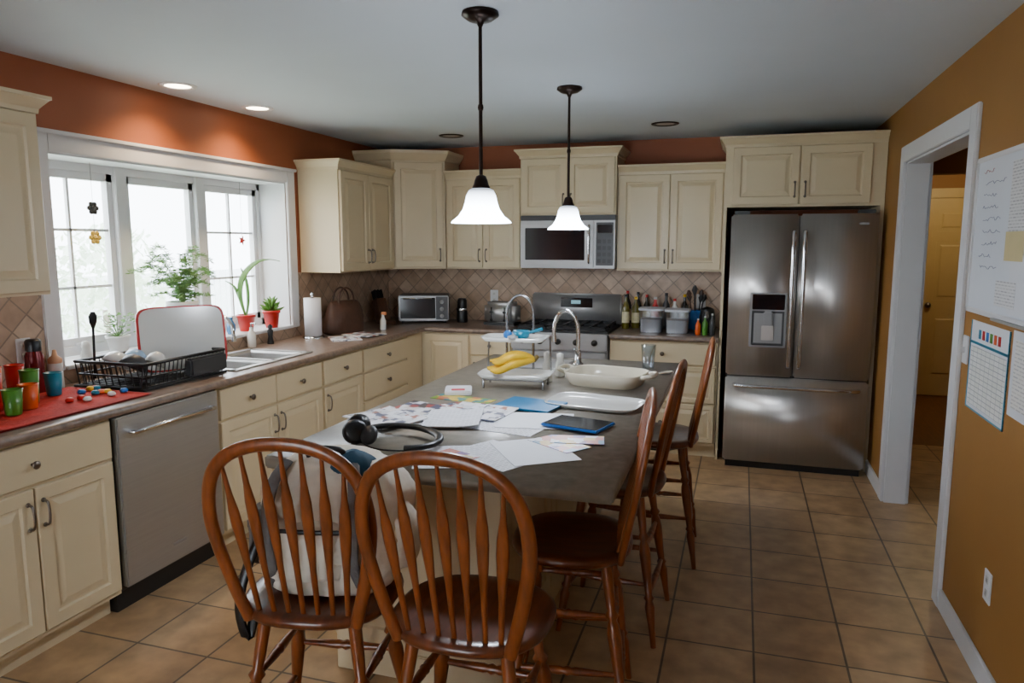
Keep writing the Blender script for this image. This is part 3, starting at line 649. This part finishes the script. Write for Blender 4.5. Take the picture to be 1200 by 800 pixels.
for i in range(13):
    b.lathe([(.001,0),(.016,.002),(.018,.01),(.012,.018),(.001,.02)],(YEL,TEAL,RED,BLUE,ORANGE,PORC)[i%6],12,at=(random.uniform(-.1,.1),random.uniform(-.13,.13),0))
b.build()
b=B('insulated_bottle',(-3.01,2.42,.911));b.lathe([(.036,0),(.038,.01),(.038,.17),(.03,.19),(.03,.195)],nmat('maroon_steel',c(110,20,26),.25,.3),24);b.lathe([(.032,.192),(.033,.235),(.026,.245),(.001,.247)],BLACK,24);b.build()
b=B('baby_bottle',(-3.02,2.53,.911));b.lathe([(.03,0),(.032,.01),(.03,.11),(.028,.12)],PORC,20);b.lathe([(.03,.12),(.03,.14),(.012,.155),(.008,.18),(.001,.182)],nmat('silicone_tan',c(200,150,110),.4),20);b.build()
b=B('dish_drying_rack',(-2.77,2.86,.911),0)
rx,ry=.20,.27
for z,e in ((.012,-.02),(.06,-.01),(.12,0)):
    b.tube([( (rx+e)*sx,(ry+e)*sy,z) for sx,sy in ((-1,-1),(1,-1),(1,1),(-1,1))],.005 if z<.1 else .008,BLACK,6,closed=True)
for i in range(21):
    y=-ry+2*ry*i/20
    for s in (-1,1): b.tube([(s*(rx-.02),y,.012),(s*rx,y,.12)],.003,BLACK,5)
    b.tube([(-rx+.02,y,.012),(rx-.02,y,.012)],.0025,BLACK,5)
for i in range(11):
    x=-rx+2*rx*i/10
    for s in (-1,1): b.tube([(x,s*(ry-.02),.012),(x,s*ry,.12)],.003,BLACK,5)
b.box(-rx-.01,-ry-.01,0,rx+.01,ry+.01,.010,BLACK,.003)
b.box(rx-.015,.0,.02,rx+.03,ry-.01,.11,DGREY,.01)
b.build()
def rr(a,q,y,p=7): return [(v[0],y,v[1]) for v in sup(0,q,0,a,q,p)]
b=B('cutting_board',(-2.71,3.01,.935),57,None)
M=Matrix.Rotation(R(-8),4,'X')
b.rings([rr(.215,.165,-.006),rr(.215,.165,.006)],RED,True,True,M);
b.rings([[(v[0],v[1],v[2]+.008) for v in rr(.203,.157,-.0075)],[(v[0],v[1],v[2]+.008) for v in rr(.203,.157,.0075)]],PORC,True,True,M)
b.build()
for x,y,m,r in ((-2.86,2.72,PORC,.07),(-2.86,2.83,nmat('pale_blue_bowl',c(150,180,210),.25),.06),(-2.72,2.68,DGREY,.065),(-2.70,2.79,PORC,.05)):
    b=B('drying_bowl',(x,y,1.0),0,(R(150),R(12),0));b.lathe([(r*.4,-.06),(r*.8,-.04),(r,.0),(r*.96,.0),(r*.76,-.036),(.001,-.054)],m,24);b.build()
b=B('cooking_ladle',(-2.93,2.66,.94));b.tube([(0,0,0),(0.01,0,.26)],.006,BLACK,8);b.tube([(.01,0,.24),(.012,0,.27),(.013,0,.30),(.014,0,.32)],[.006,.022,.026,.01],BLACK,10,ry=[.006]*4,ref=(0,1,0));b.build()
b=B('dish_soap_bottle',(-3.03,3.22,.911));b.lathe([(.028,0),(.03,.01),(.03,.12),(.025,.16),(.012,.18),(.012,.2),(.001,.2)],nmat('soap_blue',c(60,130,180),.2,var=.03),20);b.build()
b=B('hand_soap_pump',(-3.02,3.95,.911));b.lathe([(.026,0),(.028,.01),(.028,.09),(.012,.11),(.012,.13)],PORC,20);b.tube([(0,0,.13),(0,0,.155),(.035,0,.155)],.005,CHROME,8);b.build()
b=B('pepper_mill',(-3.0,4.12,.911));b.lathe([(.022,0),(.022,.01),(.015,.05),(.02,.09),(.012,.1),(.018,.12),(.001,.135)],BLACK,18);b.build()
b=B('paper_towel_holder',(-2.90,4.48,.911));b.lathe([(.075,0),(.075,.01),(.02,.014),(.008,.02),(.008,.30),(.014,.31),(.001,.325)],CHROME,24)
b.lathe([(.02,.018),(.06,.018),(.06,.285),(.02,.285)],PAPERW,32,caps=False);b.build()
b=B('brown_handbag',(-2.85,4.82,.911),70)
blob(b,[(0,.15,.07),(.02,.165,.085),(.12,.16,.08),(.2,.14,.05),(.24,.12,.02),(.245,.05,.01)],0,0,3.5,40,.014,8,BROWN)
for s in (-1,1): b.tube(cat([(-.08,s*.03,.2),(-.06,s*.03,.3),(0,s*.03,.34),(.06,s*.03,.3),(.08,s*.03,.2)],5),.007,BROWN,8)
b.build()
paper('magazine',-2.66,4.50,.2,.26,40,MAG2,z=.911,th=.006);paper('magazine',-2.62,4.70,.2,.26,75,MAG1,z=.918,th=.005)
b=B('knife_block',(-2.84,5.46,.911),60)
M=T(0,0,0,rx=-22)
b.box(-.05,-.09,.0,.05,.05,.03,KNIFEB,.003);b.box(-.05,-.03,.02,.05,.05,.22,KNIFEB,.006,M=M)
for i in range(3):
    for j in range(3): b.box(-.04+i*.03,-.02+j*.022,.22,-.022+i*.03,-.006+j*.022,.30,BLACK,.004,M=M)
b.build()
b=B('spray_bottle',(-2.66,5.08,.911));b.lathe([(.022,0),(.024,.01),(.024,.07),(.012,.10),(.012,.12)],PORC,18);b.box(-.01,-.012,.115,.03,.012,.14,nmat('spray_orange',c(220,140,90),.4),.004);b.build()
b=B('toaster_oven',(-2.60,5.74,.911),20)
b.box(-.21,-.14,.015,.21,.14,.235,BLACK,.01);b.box(-.21,-.15,.02,.21,-.135,.23,STEELF,.006);b.box(-.195,-.156,.04,.10,-.148,.215,BGLASS,.004);b.box(.105,-.154,.03,.205,-.149,.225,DGREY,.003)
b.tube([(-.17,-.15,.205),(-.17,-.175,.21),(.07,-.175,.21),(.07,-.15,.205)],.006,CHROME,8)
for z in (.06,.12,.18): b.lathe([(.018,0),(.016,.015),(.001,.016)],LGREY,14,M=T(.155,-.153,z,rx=90))
for sx in (-.18,.18):
    for sy in (-.11,.11): b.cyl((sx,sy,0),(sx,sy,.02),.012,BLACK,10)
b.build()
b=B('coffee_grinder',(-2.27,5.78,.911));b.lathe([(.045,0),(.048,.02),(.045,.11),(.04,.12),(.042,.13),(.04,.19),(.03,.205),(.001,.207)],BLACK,24);b.lathe([(.046,.10),(.049,.11),(.046,.12)],CHROME,24,caps=False);b.build()
b=B('pop_up_toaster',(-1.88,5.70,.911),-8)
b.box(-.14,-.085,.01,.14,.085,.19,STEELH,.03,seg=4);b.box(-.14,-.08,0,.14,.08,.025,BLACK,.006)
for y in (-.035,.035): b.box(-.11,y-.012,.186,.11,y+.012,.192,BLACK)
for sx in (-.06,.06): b.box(sx-.012,-.10,.10,sx+.012,-.08,.12,BLACK,.004);b.box(sx-.005,-.087,.05,sx+.005,-.0845,.15,BLACK);b.lathe([(.012,0),(.01,.01),(.001,.011)],BLACK,12,M=T(sx,-.085,.045,rx=90))
b.build()
def bottle(name,x,y,r,h,mat,cap=BLACK,label=None):
    b=B(name,(x,y,.911));b.lathe([(r*.9,0),(r,.008),(r,h*.6),(r*.85,h*.68),(r*.38,h*.8),(r*.36,h*.93)],mat,20);b.lathe([(r*.42,h*.92),(r*.42,h),(.001,h)],cap,14)
    if label: b.lathe([(r*1.02,h*.18),(r*1.02,h*.5)],label,20,caps=False)
    b.build()
LAB=nmat('label_cream',c(210,200,160),.6,var=.15,scale=40)
bottle('olive_oil_bottle',-.86,5.72,.03,.27,OIL,BLACK,LAB);bottle('olive_oil_bottle',-.79,5.78,.032,.25,OIL,YEL,LAB);bottle('vinegar_bottle',-.87,5.87,.03,.29,DGLASS,RED,LAB);bottle('vinegar_bottle',-.79,5.90,.028,.28,DGLASS,BLACK,LAB);bottle('soy_sauce_bottle',-.72,5.90,.028,.26,DGLASS,RED,LAB)
FLOUR=nmat('flour',c(190,190,194),.9)
def tub(x,y,w,d,h,lid):
    b=B('food_storage_tub',(x,y,.911));b.rings([sup(0,0,0,w*.45,d*.45,6),sup(0,0,h,w*.5,d*.5,6)],TUB);b.rings([sup(0,0,h,w*.52,d*.52,6),sup(0,0,h+.014,w*.52,d*.52,6)],lid);b.rings([sup(0,0,.005,w*.42,d*.42,6),sup(0,0,h*.6,w*.44,d*.44,6)],FLOUR);b.build()
LIDW=nmat('translucent_lid',c(196,200,206),.35)
tub(-.64,5.57,.18,.2,.17,LIDW);tub(-.445,5.57,.18,.2,.165,LIDW)
bottle('spice_jar',-.64,5.80,.032,.25,RED,PORC);bottle('spice_jar',-.56,5.84,.03,.28,DGREY,BLACK);bottle('spice_jar',-.49,5.80,.03,.24,PORC,RED);bottle('spice_jar',-.42,5.88,.03,.27,DGLASS,YEL,LAB)
b=B('utensil_crock',(-.33,5.84,.911));b.lathe([(.045,0),(.05,.01),(.055,.15),(.051,.15),(.045,.02),(.001,.02)],BLUE,24)
for i in range(7):
    a=i*.9;e=Vector((.06*math.cos(a),.05*math.sin(a),.25+.03*(i%3)))
    b.tube([(.02*math.cos(a),.02*math.sin(a),.03),e*.85,e,e*1.1],[.005,.005,.02,.008],(BLACK,KNIFEB,DGREY)[i%3],8,ry=[.005]*4)
b.build()
b=B('electric_kettle',(-.235,5.67,.911),90);b.lathe([(.060,0),(.065,.02),(.06,.11),(.05,.17),(.045,.18),(.02,.19),(.001,.195)],BLACK,24);b.tube(cat([(.045,0,.16),(.085,0,.15),(.09,0,.08),(.06,0,.04)],4),.008,BLACK,8);b.tube([(-.05,0,.12),(-.08,0,.16)],[.016,.01],STEELH,10);b.build()
for i,m in enumerate((ORANGE,GREENP,DGREY)):
    bottle('condiment_bottle',-.29+i*.05,5.48,.020,.12+.02*i,m,PORC)
# ---------------------------------------------------------------- sill plants
def pot(b,r,h,mat): 
    b.lathe([(r*.7,0),(r*.95,h*.85),(r*1.05,h*.85),(r*1.05,h),(r*.92,h),(r*.88,h*.85),(.001,h*.85)],mat,24);b.lathe([(r*.86,h*.88),(.001,h*.9)],SOIL,20)
STONE=nmat('stone_pot',c(200,200,196),.6)
b=B('potted_asparagus_fern',(-3.15,3.50,1.001));pot(b,.085,.24,STONE)
random.seed(9)
for i in range(44):
    a=random.uniform(0,2*math.pi);Lr=random.uniform(.10,.40);hh=random.uniform(.06,.36)
    ex=Lr*math.cos(a)*.22;ey=Lr*math.sin(a)*1.0
    P_=cat([(0,0,.21),(ex*.3,ey*.3,.21+hh*.7),(ex*.7,ey*.7,.21+hh),(ex,ey,.21+hh*.86)],6)
    b.tube(P_,.0014,LEAFL,5)
    for p in P_[5:]:
        for k in range(11):
            d=Vector((random.uniform(-1,1),random.uniform(-1,1),random.uniform(-.25,.35))).normalized()*random.uniform(.015,.045);s=Vector((random.uniform(-1,1),random.uniform(-1,1),random.uniform(-1,1))).normalized()*.0017
            q=Vector(p);q.x=max(-.09,q.x);d.x=max(d.x,-.02);b.add([q-s,q+d*.5-s*1.6,q+d,q+d*.5+s*1.6],[(0,1,2,3)],LEAFL)
b.build()
def strap(b,P_,w,mat):
    P_=cat(P_,6);K=len(P_);b.tube(P_,[max(.0015,w*math.sin(math.pi*min(.97,(i+1.5)/(K+1)))**.7) for i in range(K)],mat,8,ry=[.0025]*K)
b=B('potted_amaryllis',(-3.14,4.06,1.001));pot(b,.06,.11,RED)
strap(b,[(0,0,.09),(-.02,-.03,.22),(-.02,-.08,.30),(-.02,-.16,.34)],.014,LEAF)
strap(b,[(0,0,.09),(.0,-.05,.24),(.02,-.04,.36),(.03,.08,.45),(.04,.22,.47),(.04,.34,.455)],.024,LEAF)
strap(b,[(0,0,.09),(.0,.03,.2),(.0,.02,.33),(.0,-.03,.42)],.014,LEAF)
b.build()
b=B('potted_succulent',(-3.10,4.28,1.001));pot(b,.058,.12,RED)
for i in range(18):
    a=i*2.4;r=.02+.03*(i/18);z=.22-.09*(i/18)
    b.tube([(0,0,.10),(r*math.cos(a)*1.0,r*math.sin(a),z-.02),(r*1.9*math.cos(a),r*1.9*math.sin(a),z)],[.005,.013,.002],LEAF,8,ry=[.004,.006,.002])
b.build()
b=B('potted_herb',(-3.18,3.05,1.001));pot(b,.06,.09,STONE)
for i in range(80):
    a=random.uniform(0,6.28);r=random.uniform(.01,.10);z=random.uniform(.1,.20);q=Vector((r*math.cos(a),r*math.sin(a),z))
    if i%4==0: b.tube([(0,0,.08),q],.0015,LEAF,5)
    d=Vector((math.cos(a),math.sin(a),.3))*.03;s=Vector((-math.sin(a),math.cos(a),.2))*.011
    b.add([q,q+d*.5+s,q+d,q+d*.5-s],[(0,1,2,3)],LEAF)
b.build()
b=B('sill_vase',(-3.12,3.88,1.001));b.lathe([(.02,0),(.028,.02),(.028,.06),(.012,.09),(.014,.11)],nmat('blue_glass',c(60,120,170),.1,coat=.5),18);b.build()
b=B('sill_figurine',(-3.13,2.80,1.001));b.lathe([(.025,0),(.03,.02),(.018,.05),(.022,.07),(.015,.09),(.001,.095)],STONE,18);b.build()
b=B('suncatcher',(-3.2,2.97,1.64))
b.tube([(0,0,.35),(0,0,-.05)],.001,DGREY,5)
for z,m,r in ((.12,DGREY,.028),(-.03,nmat('amber_glass',c(240,200,90),.2),.03)):
    for k in range(6):
        a=k*math.pi/3;b.lathe([(.001,-.003),(r*.45,-.003),(r*.45,.003),(.001,.003)],m,12,M=T(0,r*.8*math.cos(a),z+r*.8*math.sin(a),ry=90))
    b.lathe([(.001,-.004),(r*.5,-.004),(r*.5,.004),(.001,.004)],m,12,M=T(0,0,z,ry=90))
b.build()
b=B('star_ornament',(-3.25,4.2,1.60))
vs=[(.002*s,.035*(1 if k%2==0 else .45)*math.cos(k*math.pi/5),.035*(1 if k%2==0 else .45)*math.sin(k*math.pi/5)) for s in (-1,1) for k in range(10)]
b.add(vs,[list(range(10)),list(range(10,20))]+[(k,(k+1)%10,10+(k+1)%10,10+k) for k in range(10)],RED);b.tube([(0,0,.03),(0,0,.39)],.001,DGREY,5);b.build()
# ---------------------------------------------------------------- outside
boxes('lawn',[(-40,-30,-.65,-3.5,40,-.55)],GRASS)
b=B('vinyl_fence',(-12,-10,-.55),0)
for i in range(150): b.box(0,i*.2,.1,.03,i*.2+.16,1.5,FENCE)
b.box(-.03,0,.0,0,30,.5,FENCE);b.box(-.03,0,1.2,0,30,1.3,FENCE);b.build()
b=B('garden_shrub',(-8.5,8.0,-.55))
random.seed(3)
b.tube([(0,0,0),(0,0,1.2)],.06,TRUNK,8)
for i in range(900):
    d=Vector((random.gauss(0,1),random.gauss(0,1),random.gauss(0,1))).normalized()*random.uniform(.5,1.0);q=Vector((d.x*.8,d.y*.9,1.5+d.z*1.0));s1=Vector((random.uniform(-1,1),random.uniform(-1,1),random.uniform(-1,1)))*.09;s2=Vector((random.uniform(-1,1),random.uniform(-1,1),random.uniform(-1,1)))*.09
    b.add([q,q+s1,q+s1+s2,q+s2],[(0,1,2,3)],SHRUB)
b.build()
# ---------------------------------------------------------------- world + camera
w=bpy.data.worlds.new('world');sc.world=w;w.use_nodes=True
bg=w.node_tree.nodes['Background'];bg.inputs[0].default_value=(.84,.92,1,1);bg.inputs[1].default_value=14
cam=bpy.data.cameras.new('camera');co=bpy.data.objects.new('camera',cam);sc.collection.objects.link(co)
cam.sensor_width=36;cam.lens=25.5;co.location=(0,0,1.58);co.rotation_euler=(R(90-7.7),0,R(17.5));cam.clip_start=.05
sc.camera=co
